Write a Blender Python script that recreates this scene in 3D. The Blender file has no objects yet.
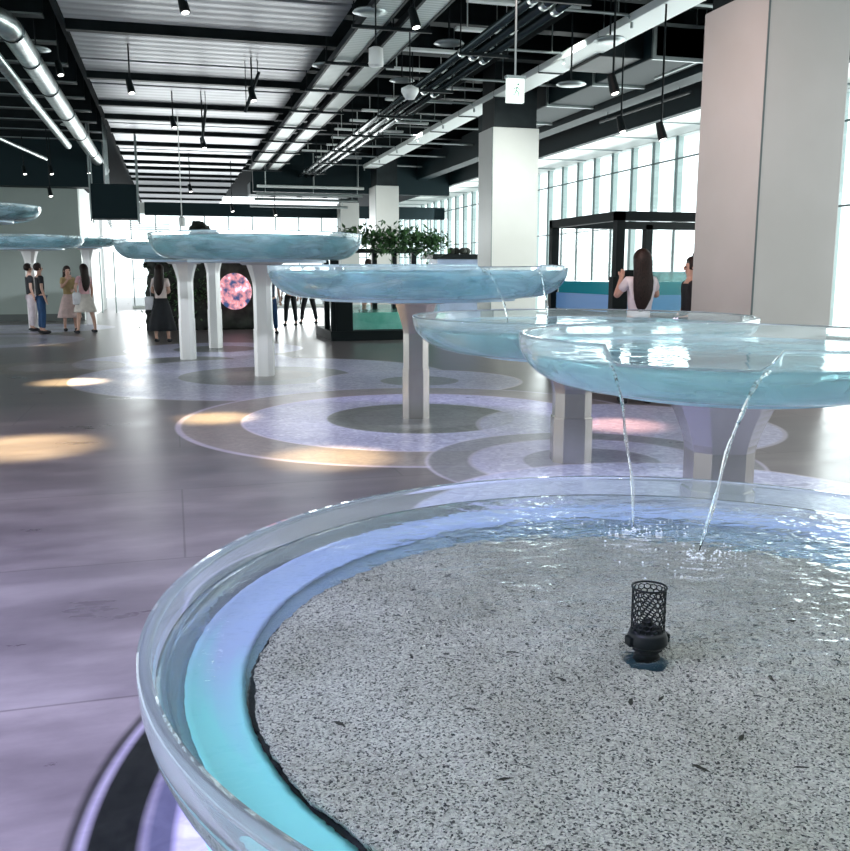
import bpy, bmesh, math, random
from mathutils import Vector, Matrix
random.seed(7)
S = bpy.context.scene
COL = S.collection
PI = math.pi

# ------------------------------------------------------------------ camera
F_PX, EYE = 900.0, 1.5
PITCH = math.atan((425.5 - 273) / F_PX)
YAW = math.atan((425 - 172) / (F_PX / math.cos(PITCH)))
cam_d = bpy.data.cameras.new('camera')
cam_d.sensor_fit = 'HORIZONTAL'; cam_d.sensor_width = 36
cam_d.lens = 36 * F_PX / 850; cam_d.clip_start = .05; cam_d.clip_end = 300
cam = bpy.data.objects.new('camera', cam_d); COL.objects.link(cam)
cam.location = (0, 0, EYE); cam.rotation_euler = (PI / 2 - PITCH, 0, -YAW)
S.camera = cam
# ------------------------------------------------------------------ world
W = bpy.data.worlds.new('daylight'); S.world = W; W.use_nodes = True
bgn = W.node_tree.nodes['Background']
bgn.inputs[0].default_value = (.90, .97, 1.0, 1); bgn.inputs[1].default_value = 1.75
# ------------------------------------------------------------------ large lights
def area(name, loc, rot, sx, sy, power, col):
    l = bpy.data.lights.new(name, 'AREA'); l.shape = 'RECTANGLE'; l.size = sx; l.size_y = sy
    l.energy = power; l.color = col
    o = bpy.data.objects.new(name, l); o.location = loc; o.rotation_euler = rot; COL.objects.link(o); return o
def spot(name, loc, tgt, power, col, ang, blend=.6, r=.05):
    l = bpy.data.lights.new(name, 'SPOT'); l.energy = power; l.color = col
    l.spot_size = math.radians(ang); l.spot_blend = blend; l.shadow_soft_size = r
    o = bpy.data.objects.new(name, l); o.location = loc
    o.rotation_euler = (Vector(tgt) - Vector(loc)).to_track_quat('-Z', 'Y').to_euler(); COL.objects.link(o); return o
area('window_daylight', (11.7, 24, 2.4), (0, PI / 2, 0), 4.2, 34, 900, (.93, 1, .98))
area('far_window_daylight', (2.5, 39.5, 2.2), (-PI / 2, 0, 0), 9, 3.6, 500, (.95, 1, 1))
S.view_settings.view_transform = 'Standard'; S.view_settings.look = 'None'
S.view_settings.exposure = 0.6; S.view_settings.gamma = 1
S.view_settings.use_curve_mapping = False
spot('column_wash', (6.4, 14.0, 5.2), (7.1, 18.4, 2.6), 900, (.95, 1, .95), 60, 1, .15)
spot('column_wash', (6.6, 24.0, 5.2), (7.4, 31.5, 2.8), 2200, (.95, 1, .95), 40, 1, .15)
for i_, (lx, ly, tx, ty, tz, pw, an) in enumerate([(2.0, 5.0, 2.45, 8.6, 1.45, 900, 34), (.4, 8.6, 1.1, 13.2, 1.9, 900, 34), (-.8, 11.5, .2, 15.9, 1.9, 700, 28), (-3.4, 21, -3.7, 25.6, 2.3, 900, 34), (-2.6, 13, -3.3, 17.5, 2.6, 500, 34), (2.2, 2.6, 3.1, 5.9, 1.1, 350, 34), (1.8, 1.0, 2.9, 4.2, 1.1, 200, 34)]):
    spot('basin_light', (lx, ly, 5.1), (tx, ty, tz), pw, (.86, .90, 1), an, 1, .12)
spot('column_pink_wash', (2.6, 7.6, 5.0), (6.28, 9.5, 2.6), 420, (1, .66, .60), 70, 1, .2)
S.cycles.max_bounces = 18; S.cycles.transmission_bounces = 16; S.cycles.glossy_bounces = 6
S.cycles.diffuse_bounces = 4; S.cycles.transparent_max_bounces = 16
S.cycles.sample_clamp_indirect = 6; S.cycles.blur_glossy = .5

# ------------------------------------------------------------------ pixel helpers (only used to measure where things stand)
FW = Vector((math.sin(YAW) * math.cos(PITCH), math.cos(YAW) * math.cos(PITCH), -math.sin(PITCH)))
RT = Vector((math.cos(YAW), -math.sin(YAW), 0)); UP = RT.cross(FW)
HF = Vector((math.sin(YAW), math.cos(YAW), 0)); EYEV = Vector((0, 0, EYE))
def ray(x, y): return FW * F_PX + RT * (x - 425) + UP * (425.5 - y)
def atz(x, y, z):
    r = ray(x, y); return EYEV + r * ((z - EYE) / r.z)
def atD(x, y, D):
    r = ray(x, y); return EYEV + r * (D / r.dot(HF))

def proj(p):
    d = Vector(p) - EYEV; return 425 + F_PX * d.dot(RT) / d.dot(FW), 425.5 - F_PX * d.dot(UP) / d.dot(FW)
def rim_angle(c, Rr, z, px):
    best = None
    for k in range(720):
        a = k * PI / 360; q = (c[0] + Rr * math.cos(a), c[1] + Rr * math.sin(a), z)
        if Vector((q[0] - c[0], q[1] - c[1], 0)).dot(HF) > 0: continue
        e = abs(proj(q)[0] - px)
        if best is None or e < best[0]: best = (e, a)
    return best[1]
# ------------------------------------------------------------------ materials
def mat(name, col=(.5, .5, .5), rough=.5, metal=0, **kw):
    m = bpy.data.materials.new(name); m.use_nodes = True
    b = m.node_tree.nodes['Principled BSDF']
    b.inputs['Base Color'].default_value = (*col, 1); b.inputs['Roughness'].default_value = rough
    b.inputs['Metallic'].default_value = metal
    for k, v in kw.items(): b.inputs[k].default_value = v
    return m
def N(m, t, **kw):
    n = m.node_tree.nodes.new(t)
    for k, v in kw.items():
        if k.startswith('i_'):
            key = k[2:]; key = int(key) if key.isdigit() else key.replace('_', ' ')
            n.inputs[key].default_value = v
        else: setattr(n, k, v)
    return n
def L(m, a, b): m.node_tree.links.new(a, b)
def bsdf(m): return m.node_tree.nodes['Principled BSDF']
def ramp(m, fac, stops):
    r = N(m, 'ShaderNodeValToRGB'); e = r.color_ramp.elements
    while len(e) < len(stops): e.new(.5)
    for i, (p, c) in enumerate(stops): e[i].position = p; e[i].color = (*c, 1)
    L(m, fac, r.inputs[0]); return r.outputs[0]
def noisy(m, c1, c2, scale=8, coords='Object', stretch=(1, 1, 1), bump=0, detail=5, lo=.35, hi=.65):
    tc = N(m, 'ShaderNodeTexCoord'); mp = N(m, 'ShaderNodeMapping'); mp.inputs['Scale'].default_value = stretch
    L(m, tc.outputs[coords], mp.inputs[0])
    n = N(m, 'ShaderNodeTexNoise', i_Scale=scale, i_Detail=detail); L(m, mp.outputs[0], n.inputs['Vector'])
    L(m, ramp(m, n.outputs[0], [(lo, c1), (hi, c2)]), bsdf(m).inputs['Base Color'])
    if bump:
        b = N(m, 'ShaderNodeBump', i_Strength=bump, i_Distance=.01); L(m, n.outputs[0], b.inputs['Height']); L(m, b.outputs[0], bsdf(m).inputs['Normal'])
    return m
def glassmat(name, col, ior, rough=0, bumpscale=0, bump=0, stretch=(1, 1, 1), dist=.02, vol=None, dens=1, haze=0, hcol=(.8, .9, .9), splash=None, caustic_mottle=False):
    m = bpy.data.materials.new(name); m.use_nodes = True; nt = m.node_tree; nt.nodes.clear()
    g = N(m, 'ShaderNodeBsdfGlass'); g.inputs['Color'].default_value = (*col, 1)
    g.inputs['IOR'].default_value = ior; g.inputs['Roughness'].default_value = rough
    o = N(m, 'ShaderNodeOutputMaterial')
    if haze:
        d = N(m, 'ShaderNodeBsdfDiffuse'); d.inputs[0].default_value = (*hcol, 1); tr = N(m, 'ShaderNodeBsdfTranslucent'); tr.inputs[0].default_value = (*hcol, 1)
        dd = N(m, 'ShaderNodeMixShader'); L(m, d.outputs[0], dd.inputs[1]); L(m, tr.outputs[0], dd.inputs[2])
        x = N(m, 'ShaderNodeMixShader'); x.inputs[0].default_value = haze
        if caustic_mottle:  # noise varies the haze to imitate caustic patches
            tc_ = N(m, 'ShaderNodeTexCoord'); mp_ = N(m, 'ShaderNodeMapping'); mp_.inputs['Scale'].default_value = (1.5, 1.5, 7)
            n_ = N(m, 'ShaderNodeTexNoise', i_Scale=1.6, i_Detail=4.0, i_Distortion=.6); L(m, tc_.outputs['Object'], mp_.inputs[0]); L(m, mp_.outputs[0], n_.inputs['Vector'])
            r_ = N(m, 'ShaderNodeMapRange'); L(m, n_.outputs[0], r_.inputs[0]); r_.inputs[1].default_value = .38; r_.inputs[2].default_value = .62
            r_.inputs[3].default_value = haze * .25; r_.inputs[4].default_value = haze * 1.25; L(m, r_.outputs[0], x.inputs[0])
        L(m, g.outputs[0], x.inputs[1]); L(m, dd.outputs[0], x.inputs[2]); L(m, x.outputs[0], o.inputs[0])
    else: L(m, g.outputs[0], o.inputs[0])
    if bump:
        tc = N(m, 'ShaderNodeTexCoord'); mp = N(m, 'ShaderNodeMapping'); mp.inputs['Scale'].default_value = stretch
        L(m, tc.outputs['Object'], mp.inputs[0])
        n = N(m, 'ShaderNodeTexNoise', i_Scale=bumpscale, i_Detail=2.5); L(m, mp.outputs[0], n.inputs['Vector'])
        b = N(m, 'ShaderNodeBump', i_Strength=bump, i_Distance=dist); L(m, n.outputs[0], b.inputs['Height'])
        if splash:
            cv = N(m, 'ShaderNodeCombineXYZ'); cv.inputs[0].default_value, cv.inputs[1].default_value, cv.inputs[2].default_value = splash
            dn = N(m, 'ShaderNodeVectorMath', operation='DISTANCE'); L(m, tc.outputs['Object'], dn.inputs[0]); L(m, cv.outputs[0], dn.inputs[1])
            mr = N(m, 'ShaderNodeMapRange'); L(m, dn.outputs['Value'], mr.inputs[0]); mr.inputs[1].default_value = .1; mr.inputs[2].default_value = 1.3; mr.inputs[3].default_value = 1.0; mr.inputs[4].default_value = .07
            L(m, mr.outputs[0], b.inputs['Strength'])
        L(m, b.outputs[0], g.inputs['Normal'])
    if vol:
        v = N(m, 'ShaderNodeVolumeAbsorption', i_Density=dens); v.inputs['Color'].default_value = (*vol, 1)
        L(m, v.outputs[0], o.inputs['Volume'])
    return m
def thinglass(name, col=(.9, .97, .97), spec=.12):
    m = bpy.data.materials.new(name); m.use_nodes = True; nt = m.node_tree; nt.nodes.clear()
    t = N(m, 'ShaderNodeBsdfTransparent'); t.inputs[0].default_value = (*col, 1)
    g = N(m, 'ShaderNodeBsdfGlossy'); g.inputs['Roughness'].default_value = .02
    x = N(m, 'ShaderNodeMixShader'); x.inputs[0].default_value = spec
    o = N(m, 'ShaderNodeOutputMaterial')
    L(m, t.outputs[0], x.inputs[1]); L(m, g.outputs[0], x.inputs[2]); L(m, x.outputs[0], o.inputs[0]); return m
def emis(name, col, s):
    m = mat(name, col); b = bsdf(m); b.inputs['Emission Color'].default_value = (*col, 1); b.inputs['Emission Strength'].default_value = s; return m

M = {}
M['black'] = mat('black_paint', (.004, .008, .009), .5, **{'Specular IOR Level': .15})
M['black_steel'] = noisy(mat('black_steel', (.01, .016, .018), .5, 0, **{'Specular IOR Level': .2}), (.005, .009, .011), (.012, .019, .021), 3)
M['soffit_black'] = mat('dark_ceiling_paint', (.0035, .008, .010), .95, **{'Specular IOR Level': .1})
M['teal_black'] = mat('dark_teal_paint', (.005, .017, .021), .6, **{'Specular IOR Level': .2})
M['galv'] = noisy(mat('galvanised_duct', (.5, .56, .55), .28, .9), (.38, .44, .43), (.66, .72, .70), 6)
M['pipe_grey'] = mat('dark_grey_pipe', (.05, .07, .075), .25, .6)
M['conduit'] = mat('conduit_grey', (.32, .37, .37), .35, .6)
M['white_paint'] = mat('white_paint', (.80, .83, .80), .5)
M['column'] = noisy(mat('column_plaster', (.62, .62, .58), .42), (.46, .465, .44), (.52, .525, .505), .7)
M['wallgreen'] = noisy(mat('grey_green_light_block', (.30, .35, .32), .6), (.27, .32, .29), (.33, .38, .35), .4)
M['fin'] = mat('pale_aqua_fin', (.50, .60, .58), .5)
M['mullion'] = mat('mullion_dark', (.10, .14, .14), .4)
M['pane'] = thinglass('window_glass', (.97, 1, 1), .05)
M['tankglass'] = thinglass('tank_glass', (.85, .96, .95), .10)
M['metal'] = noisy(mat('brushed_champagne_steel', (.6, .57, .53), .24, .8), (.42, .40, .375), (.50, .475, .45), 1.5, stretch=(3, 3, .6))
M['metal_pale'] = noisy(mat('pale_pearl_steel', (.75, .74, .72), .35, .35), (.70, .69, .68), (.76, .75, .74), 1.5, stretch=(3, 3, .6))
M['glass'] = glassmat('basin_glass', (.965, .995, .995), 1.45, haze=.15, hcol=(.82, .93, .94))
M['glass_far'] = glassmat('brightened_blue_basin_glass', (.965, .995, .995), 1.45, haze=.30, hcol=(.74, .92, 1), caustic_mottle=True)  # haze mixed in so the far bowls look brighter, mottled like caustics
M['water'] = glassmat('basin_water', (.93, .99, 1), 1.33, bump=.22, bumpscale=5, stretch=(1, 1, .2), vol=(.35, .88, .92), dens=.35, haze=.30, hcol=(.66, .92, 1), caustic_mottle=True)
M['water_rippled'] = glassmat('rippled_water', (.995, 1, 1), 1.33, bump=.5, bumpscale=10, stretch=(1, 1.3, .2), dist=.05, vol=(.35, .86, .92), dens=.25, splash=(.32, .72, .545))
M['stream'] = glassmat('falling_water', (.98, 1, 1), 1.33, bump=.6, bumpscale=22, stretch=(1, 1, .5))
M['liner'] = mat('pale_blue_base', (.50, .66, .80), .35)
M['aqua_refraction'] = mat('aqua_refraction_tint', (.33, .74, .80), .3)
def refraction_gradient(m, c1, c2):
    tc = N(m, 'ShaderNodeTexCoord'); sp = N(m, 'ShaderNodeSeparateXYZ'); L(m, tc.outputs['Object'], sp.inputs[0])
    n = N(m, 'ShaderNodeTexNoise', i_Scale=2.0); a = N(m, 'ShaderNodeMath', operation='ADD'); L(m, sp.outputs[1], a.inputs[0]); L(m, n.outputs[0], a.inputs[1])
    L(m, ramp(m, a.outputs[0], [(.35, c1), (.95, c2)]), bsdf(m).inputs['Base Color'])
refraction_gradient(M['aqua_refraction'], (.30, .82, .86), (.44, .55, .86))  # aqua to periwinkle gradient paints in the refraction seen through the bowl
M['rubber'] = mat('black_rubber', (.004, .006, .007), .45, **{'Specular IOR Level': .2})
M['pumpblue'] = mat('navy_plastic', (.006, .03, .05), .3)
M['leaf'] = noisy(mat('leaf_green', (.05, .14, .05), .45), (.02, .06, .025), (.10, .22, .08), 9)
M['rock'] = noisy(mat('dark_rock', (.02, .025, .02), .7), (.005, .008, .006), (.045, .05, .04), 3, bump=.8)
M['lamp_on'] = emis('lamp_face', (1, .98, .92), 6)

# ceiling strip: ribbed metal
def ribbed(name, c1, c2, sc, rough=.4, axis='Y'):
    m = mat(name, c1, rough, .3)
    tc = N(m, 'ShaderNodeTexCoord'); w = N(m, 'ShaderNodeTexWave', i_Scale=sc, bands_direction=axis)
    L(m, tc.outputs['Object'], w.inputs[0]); L(m, ramp(m, w.outputs[0], [(.05, c2), (.5, c1)]), bsdf(m).inputs['Base Color'])
    b = N(m, 'ShaderNodeBump', i_Strength=.3, i_Distance=.015); L(m, w.outputs[0], b.inputs['Height']); L(m, b.outputs[0], bsdf(m).inputs['Normal'])
    return m
M['ribbed'] = ribbed('ribbed_ceiling_metal', (.34, .355, .385), (.24, .255, .28), 1.0)
M['tray'] = ribbed('perforated_tray_metal', (.62, .68, .66), (.46, .52, .50), 3.0)
M['whitetray'] = mat('white_strip', (.80, .86, .84), .5)

# gravel
def gravel():
    m = mat('grey_gravel', (.5, .5, .48), .75)
    tc = N(m, 'ShaderNodeTexCoord')
    v = N(m, 'ShaderNodeTexVoronoi', i_Scale=240.0); L(m, tc.outputs['Object'], v.inputs['Vector'])
    sep = N(m, 'ShaderNodeSeparateColor'); L(m, v.outputs['Color'], sep.inputs[0])
    c = ramp(m, sep.outputs[0], [(0, (.05, .05, .055)), (.11, (.09, .085, .08)), (.22, (.47, .445, .41)), (.55, (.70, .67, .62)), (1, (.96, .92, .86))])
    n = N(m, 'ShaderNodeTexNoise', i_Scale=3.0, i_Detail=4.0); L(m, tc.outputs['Object'], n.inputs['Vector'])
    c2 = ramp(m, n.outputs[0], [(.3, (.74, .74, .70)), (.7, (1, 1, 1))])
    mx = N(m, 'ShaderNodeMix', data_type='RGBA', blend_type='MULTIPLY'); mx.inputs[0].default_value = 1
    L(m, c, mx.inputs[6]); L(m, c2, mx.inputs[7]); L(m, mx.outputs[2], bsdf(m).inputs['Base Color'])
    b = N(m, 'ShaderNodeBump', i_Strength=1.0, i_Distance=.006); L(m, v.outputs['Distance'], b.inputs['Height'])
    L(m, b.outputs[0], bsdf(m).inputs['Normal']); return m
M['gravel'] = gravel()

# ------------------------------------------------------------------ mesh helpers
def tag(o, label=None, cat=None, group=None, kind=None):
    if label: o['label'] = label
    if cat: o['category'] = cat
    if group: o['group'] = group
    if kind: o['kind'] = kind
    return o
def empty(name, loc, label, cat, group=None, rz=0):
    o = bpy.data.objects.new(name, None); o.empty_display_size = .1; COL.objects.link(o)
    o.location = loc; o.rotation_euler.z = rz; return tag(o, label, cat, group)
def obj(name, bm, m, parent=None, smooth=False, loc=None):
    me = bpy.data.meshes.new(name); bm.to_mesh(me); bm.free()
    o = bpy.data.objects.new(name, me); COL.objects.link(o)
    for q in (m if isinstance(m, (list, tuple)) else [m]): me.materials.append(q)
    if smooth: me.polygons.foreach_set('use_smooth', [True] * len(me.polygons))
    if parent: o.parent = parent
    if loc: o.location = loc
    return o
def box(bm, x0, x1, y0, y1, z0, z1, mi=0, bev=0):
    r = bmesh.ops.create_cube(bm, size=1, matrix=Matrix.Translation(((x0 + x1) / 2, (y0 + y1) / 2, (z0 + z1) / 2)) @ Matrix.Diagonal((abs(x1 - x0), abs(y1 - y0), abs(z1 - z0), 1)))
    fs = {f for v in r['verts'] for f in v.link_faces}
    for f in fs: f.material_index = mi
    if bev: bmesh.ops.bevel(bm, geom=list({e for f in fs for e in f.edges}), offset=bev, segments=2, affect='EDGES', profile=.6)
    return bm
def nb(*a, **k): return box(bmesh.new(), *a, **k)
def tube(bm, pts, r, n=10, caps=True, rs=None):
    pts = [Vector(p) for p in pts]; rings = []
    t0 = (pts[1] - pts[0]).normalized(); u = t0.orthogonal().normalized()
    for i, p in enumerate(pts):
        t = (pts[min(i + 1, len(pts) - 1)] - pts[max(i - 1, 0)]).normalized()
        u = (u - t * u.dot(t)).normalized(); v = t.cross(u); rr = rs[i] if rs else r
        rings.append([bm.verts.new(p + (u * math.cos(a * 2 * PI / n) + v * math.sin(a * 2 * PI / n)) * rr) for a in range(n)])
    for a, b in zip(rings, rings[1:]):
        for i in range(n): bm.faces.new((a[i], a[(i + 1) % n], b[(i + 1) % n], b[i]))
    if caps: bm.faces.new(rings[0][::-1]); bm.faces.new(rings[-1])
    return bm
def lathe(bm, prof, n=48, c=(0, 0, 0), off=0, sx=1, sy=1):
    rings = []
    for r, z in prof:
        if r < 1e-6: rings.append([bm.verts.new((c[0], c[1], c[2] + z))])
        else: rings.append([bm.verts.new((c[0] + sx * r * math.cos(off + 2 * PI * i / n), c[1] + sy * r * math.sin(off + 2 * PI * i / n), c[2] + z)) for i in range(n)])
    for a, b in zip(rings, rings[1:]):
        for i in range(n):
            j = (i + 1) % n
            if len(a) == 1 and len(b) == 1: continue
            if len(a) == 1: bm.faces.new((a[0], b[j], b[i]))
            elif len(b) == 1: bm.faces.new((a[i], a[j], b[0]))
            else: bm.faces.new((a[i], a[j], b[j], b[i]))
    if len(rings[0]) > 1 and prof[0] != prof[-1]: bm.faces.new(rings[0][::-1])
    if len(rings[-1]) > 1 and prof[0] != prof[-1]: bm.faces.new(rings[-1])
    bmesh.ops.recalc_face_normals(bm, faces=bm.faces); return bm
def struct(name, bm, m, parent=None, **k): 
    o = obj(name, bm, m, parent, **k)
    if not parent: o['kind'] = 'structure'
    return o
ORD = ['first', 'second', 'third', 'fourth', 'fifth', 'sixth', 'seventh', 'eighth', 'ninth', 'tenth', 'eleventh', 'twelfth', 'thirteenth', 'fourteenth', 'fifteenth', 'sixteenth', 'seventeenth', 'eighteenth', 'nineteenth', 'twentieth', 'twenty-first', 'twenty-second', 'twenty-third', 'twenty-fourth', 'twenty-fifth', 'twenty-sixth']

# ================================================================== FLOOR
def floor_mat():
    m = mat('polished_concrete', (.3, .28, .27), .3)
    b = bsdf(m); tc = N(m, 'ShaderNodeTexCoord'); P = tc.outputs['Object']
    mp = N(m, 'ShaderNodeMapping'); mp.inputs['Scale'].default_value = (.5, 1.3, 1); L(m, P, mp.inputs[0])
    n = N(m, 'ShaderNodeTexNoise', i_Scale=1.6, i_Detail=9.0, i_Roughness=.65); L(m, mp.outputs[0], n.inputs['Vector'])
    col = ramp(m, n.outputs[0], [(.3, (.105, .09, .094)), (.5, (.17, .148, .150)), (.7, (.25, .222, .218))])
    br = N(m, 'ShaderNodeTexBrick', i_Scale=1.0); br.inputs['Brick Width'].default_value = 3.2; br.inputs['Row Height'].default_value = 1.6
    br.inputs['Mortar Size'].default_value = .006; br.inputs['Color1'].default_value = (1, 1, 1, 1); br.inputs['Color2'].default_value = (.9, .91, .93, 1)
    br.inputs['Mortar'].default_value = (.6, .6, .6, 1); L(m, P, br.inputs['Vector'])
    mx = N(m, 'ShaderNodeMix', data_type='RGBA', blend_type='MULTIPLY'); mx.inputs[0].default_value = 1
    L(m, col, mx.inputs[6]); L(m, br.outputs[0], mx.inputs[7]); cur = mx.outputs[2]
    # ripple noise texture used in the lavender bands
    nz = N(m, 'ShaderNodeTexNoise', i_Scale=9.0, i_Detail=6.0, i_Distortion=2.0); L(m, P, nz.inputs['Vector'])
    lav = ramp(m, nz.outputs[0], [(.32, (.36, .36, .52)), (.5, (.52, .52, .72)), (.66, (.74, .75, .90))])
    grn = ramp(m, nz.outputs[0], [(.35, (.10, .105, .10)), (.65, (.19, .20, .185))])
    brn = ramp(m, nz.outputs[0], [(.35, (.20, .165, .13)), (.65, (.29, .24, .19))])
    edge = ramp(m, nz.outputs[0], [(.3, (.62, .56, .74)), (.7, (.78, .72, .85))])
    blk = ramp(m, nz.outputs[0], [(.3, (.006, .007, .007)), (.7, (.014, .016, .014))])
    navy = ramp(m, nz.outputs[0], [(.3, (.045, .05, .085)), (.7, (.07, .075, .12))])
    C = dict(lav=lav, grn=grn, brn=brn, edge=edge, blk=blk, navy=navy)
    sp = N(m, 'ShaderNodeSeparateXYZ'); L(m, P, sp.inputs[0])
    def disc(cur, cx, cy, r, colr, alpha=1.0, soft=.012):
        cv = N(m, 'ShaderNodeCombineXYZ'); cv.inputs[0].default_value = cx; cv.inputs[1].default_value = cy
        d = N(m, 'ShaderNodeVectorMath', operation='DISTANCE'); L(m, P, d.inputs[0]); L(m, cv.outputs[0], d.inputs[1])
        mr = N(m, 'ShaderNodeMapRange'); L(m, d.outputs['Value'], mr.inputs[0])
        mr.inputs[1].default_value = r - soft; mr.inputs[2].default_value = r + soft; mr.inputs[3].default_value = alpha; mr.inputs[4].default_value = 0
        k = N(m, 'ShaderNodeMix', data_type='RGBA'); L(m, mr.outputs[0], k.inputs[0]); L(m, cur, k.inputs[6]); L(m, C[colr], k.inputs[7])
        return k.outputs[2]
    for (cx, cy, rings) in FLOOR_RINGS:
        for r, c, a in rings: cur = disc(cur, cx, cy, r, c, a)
    L(m, cur, b.inputs['Base Color'])
    rr = N(m, 'ShaderNodeMapRange'); L(m, n.outputs[0], rr.inputs[0]); rr.inputs[3].default_value = .2; rr.inputs[4].default_value = .42
    L(m, rr.outputs[0], b.inputs['Roughness'])
    bu = N(m, 'ShaderNodeBump', i_Strength=.03, i_Distance=.01); L(m, n.outputs[0], bu.inputs['Height']); L(m, bu.outputs[0], b.inputs['Normal'])
    return m
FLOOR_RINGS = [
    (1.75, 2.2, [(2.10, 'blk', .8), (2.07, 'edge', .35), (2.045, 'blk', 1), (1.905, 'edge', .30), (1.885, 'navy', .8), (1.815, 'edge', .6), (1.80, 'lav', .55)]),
    (.85, 4.0, [(.95, 'edge', .5), (.93, 'blk', .95), (.5, 'grn', .6)]),  # dark disc painted in for the dark reflection on the foreground water
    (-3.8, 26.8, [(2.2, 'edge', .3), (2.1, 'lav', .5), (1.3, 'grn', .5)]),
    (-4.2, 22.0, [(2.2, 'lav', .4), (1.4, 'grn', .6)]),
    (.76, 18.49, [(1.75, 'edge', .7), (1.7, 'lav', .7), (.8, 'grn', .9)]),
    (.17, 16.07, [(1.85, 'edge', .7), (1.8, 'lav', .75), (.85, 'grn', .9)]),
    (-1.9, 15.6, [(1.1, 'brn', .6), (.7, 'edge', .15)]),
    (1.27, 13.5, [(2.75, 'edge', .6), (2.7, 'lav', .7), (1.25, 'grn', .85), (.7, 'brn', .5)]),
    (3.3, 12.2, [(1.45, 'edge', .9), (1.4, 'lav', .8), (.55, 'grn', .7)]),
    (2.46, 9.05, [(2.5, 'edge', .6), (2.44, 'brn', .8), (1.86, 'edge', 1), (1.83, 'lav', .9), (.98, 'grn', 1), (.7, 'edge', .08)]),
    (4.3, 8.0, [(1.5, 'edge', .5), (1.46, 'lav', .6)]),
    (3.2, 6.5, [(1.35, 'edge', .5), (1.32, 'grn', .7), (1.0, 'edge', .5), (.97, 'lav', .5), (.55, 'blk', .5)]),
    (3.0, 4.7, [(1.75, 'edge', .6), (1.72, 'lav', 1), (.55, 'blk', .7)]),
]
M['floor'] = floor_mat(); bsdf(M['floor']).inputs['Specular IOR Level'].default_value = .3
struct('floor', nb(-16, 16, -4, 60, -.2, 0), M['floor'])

# ================================================================== WALLS / WINDOWS
FX = 12.2                                                    # inner face of the window wall
Y0, Y1 = 8.0, 52.0
st = struct('wall_right', bmesh.new(), M['white_paint'])
bm = nb(FX, FX + .3, Y0, Y1, 0, .12); box(bm, FX, FX + .3, Y0, Y1, 4.85, 6.4); bm.to_mesh(st.data); bm.free()
n_f = int((Y1 - Y0) / 1.15)
wf = struct('window_1', bmesh.new(), M['mullion'])
bm = bmesh.new()
for i in range(n_f + 1):
    y = Y0 + i * 1.15
    box(bm, FX - .0, FX + .05, y - .016, y + .016, .12, 4.85)
for z in (2.75, 4.3): box(bm, FX + .03, FX + .05, Y0, Y1, z - .02, z + .02)
bm.to_mesh(wf.data); bm.free()
struct('window_pane', nb(FX + .02, FX + .03, Y0, Y1, .12, 4.85), M['pane'], wf)
bm = bmesh.new()
for i in range(n_f):
    y = Y0 + i * 1.15 + .03
    box(bm, FX + .07, FX + .22, y, y + .16, .12, 4.85)
struct('window_fin', bm, M['fin'], wf)
# outside terrace ledge & white soffit
struct('trim_1', nb(FX + .3, FX + 3, Y0, Y1, -.2, .1), M['white_paint'])
struct('trim_2', nb(10.3, FX, Y0, Y1, 4.86, 4.98), M['white_paint'])
struct('trim_3', nb(10.15, 10.3, Y0, Y1, 4.72, 5.9), M['teal_black'])
bm = bmesh.new()
for i in range(16):
    y = 12 + i * 2.3; box(bm, 10.32, FX, y, y + .05, 4.83, 4.86)
struct('trim_4', bm, M['conduit'])
# far wall
YF = 41.0
wb = struct('wall_back', bmesh.new(), M['white_paint'])
bm = nb(-1.7, 12.5, YF, YF + .3, 0, .1); box(bm, -1.7, 12.5, YF, YF + .3, 4.0, 4.45); bm.to_mesh(wb.data); bm.free()
struct('trim_5', nb(-1.0, 12.2, YF - .35, YF - .02, 3.92, 4.45), M['teal_black'])
wf = struct('window_2', bmesh.new(), M['mullion'])
bm = bmesh.new()
for i in range(14): box(bm, -1.6 + i * 1.02 - .02, -1.6 + i * 1.02 + .02, YF + .02, YF + .1, .1, 4.0)
for z in (1.25, 2.2, ): box(bm, -1.6, 12.3, YF + .03, YF + .08, z - .02, z + .02)
bm.to_mesh(wf.data); bm.free()
struct('window_pane', nb(-1.7, 12.5, YF + .05, YF + .06, .1, 4.0), M['pane'], wf)
struct('wall_front_light_block', nb(-16, 14, -4.3, -4, 0, 6.5), M['wallgreen'])  # unseen wall behind the camera, added to dim the nearest column
struct('wall_right_near', nb(12.2, 12.5, -4, 4, 0, 6.5), M['white_paint'])
# left end wall with return and recess
struct('wall_left', nb(-12, -2.75, 30.9, 31.4, 0, 4.3), M['wallgreen'])
struct('baseboard_left', nb(-12, -2.75, 30.86, 30.9, 0, .22), mat('baseboard_grey', (.10, .115, .11), .5))
struct('wall_return', nb(-3.0, -2.75, 31.4, 41.2, 0, 4.3), M['white_paint'])
bm = bmesh.new()
for x in (-2.60, -2.1): tube(bm, [(x, 36.5, 0), (x, 36.5, 2.3)], .03)
ob = obj('white_pole', bm, M['conduit']); tag(ob, 'pair of thin grey floor poles in the bright recess beside the left wall', 'pole')
struct('trim_6', nb(-12, -1.9, 30.2, 30.9, 4.1, 5.6), M['teal_black'])
t = empty('air_duct_box', (-1.45, 27.3, 0), 'large dark teal duct box hanging at the end of the left bulkhead', 'duct')
obj('casing', nb(-.62, .62, -.4, .4, 2.98, 3.92, bev=.02), M['teal_black'], t)
bm = bmesh.new()
for x in (-.62, .62):
    for y in (-.4, .4): box(bm, x - .02, x + .02, y - .02, y + .02, 2.9, 6.30)
obj('hanger', bm, M['conduit'], t)
bm = bmesh.new()
for i in range(4): tube(bm, [(.0, 27.8 + i * .5, 2.9 - i * .03), (-1.7, 27.8 + i * .5, 2.9 - i * .03), (-1.7, 27.8 + i * .5, 6.30)], .014)
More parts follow.
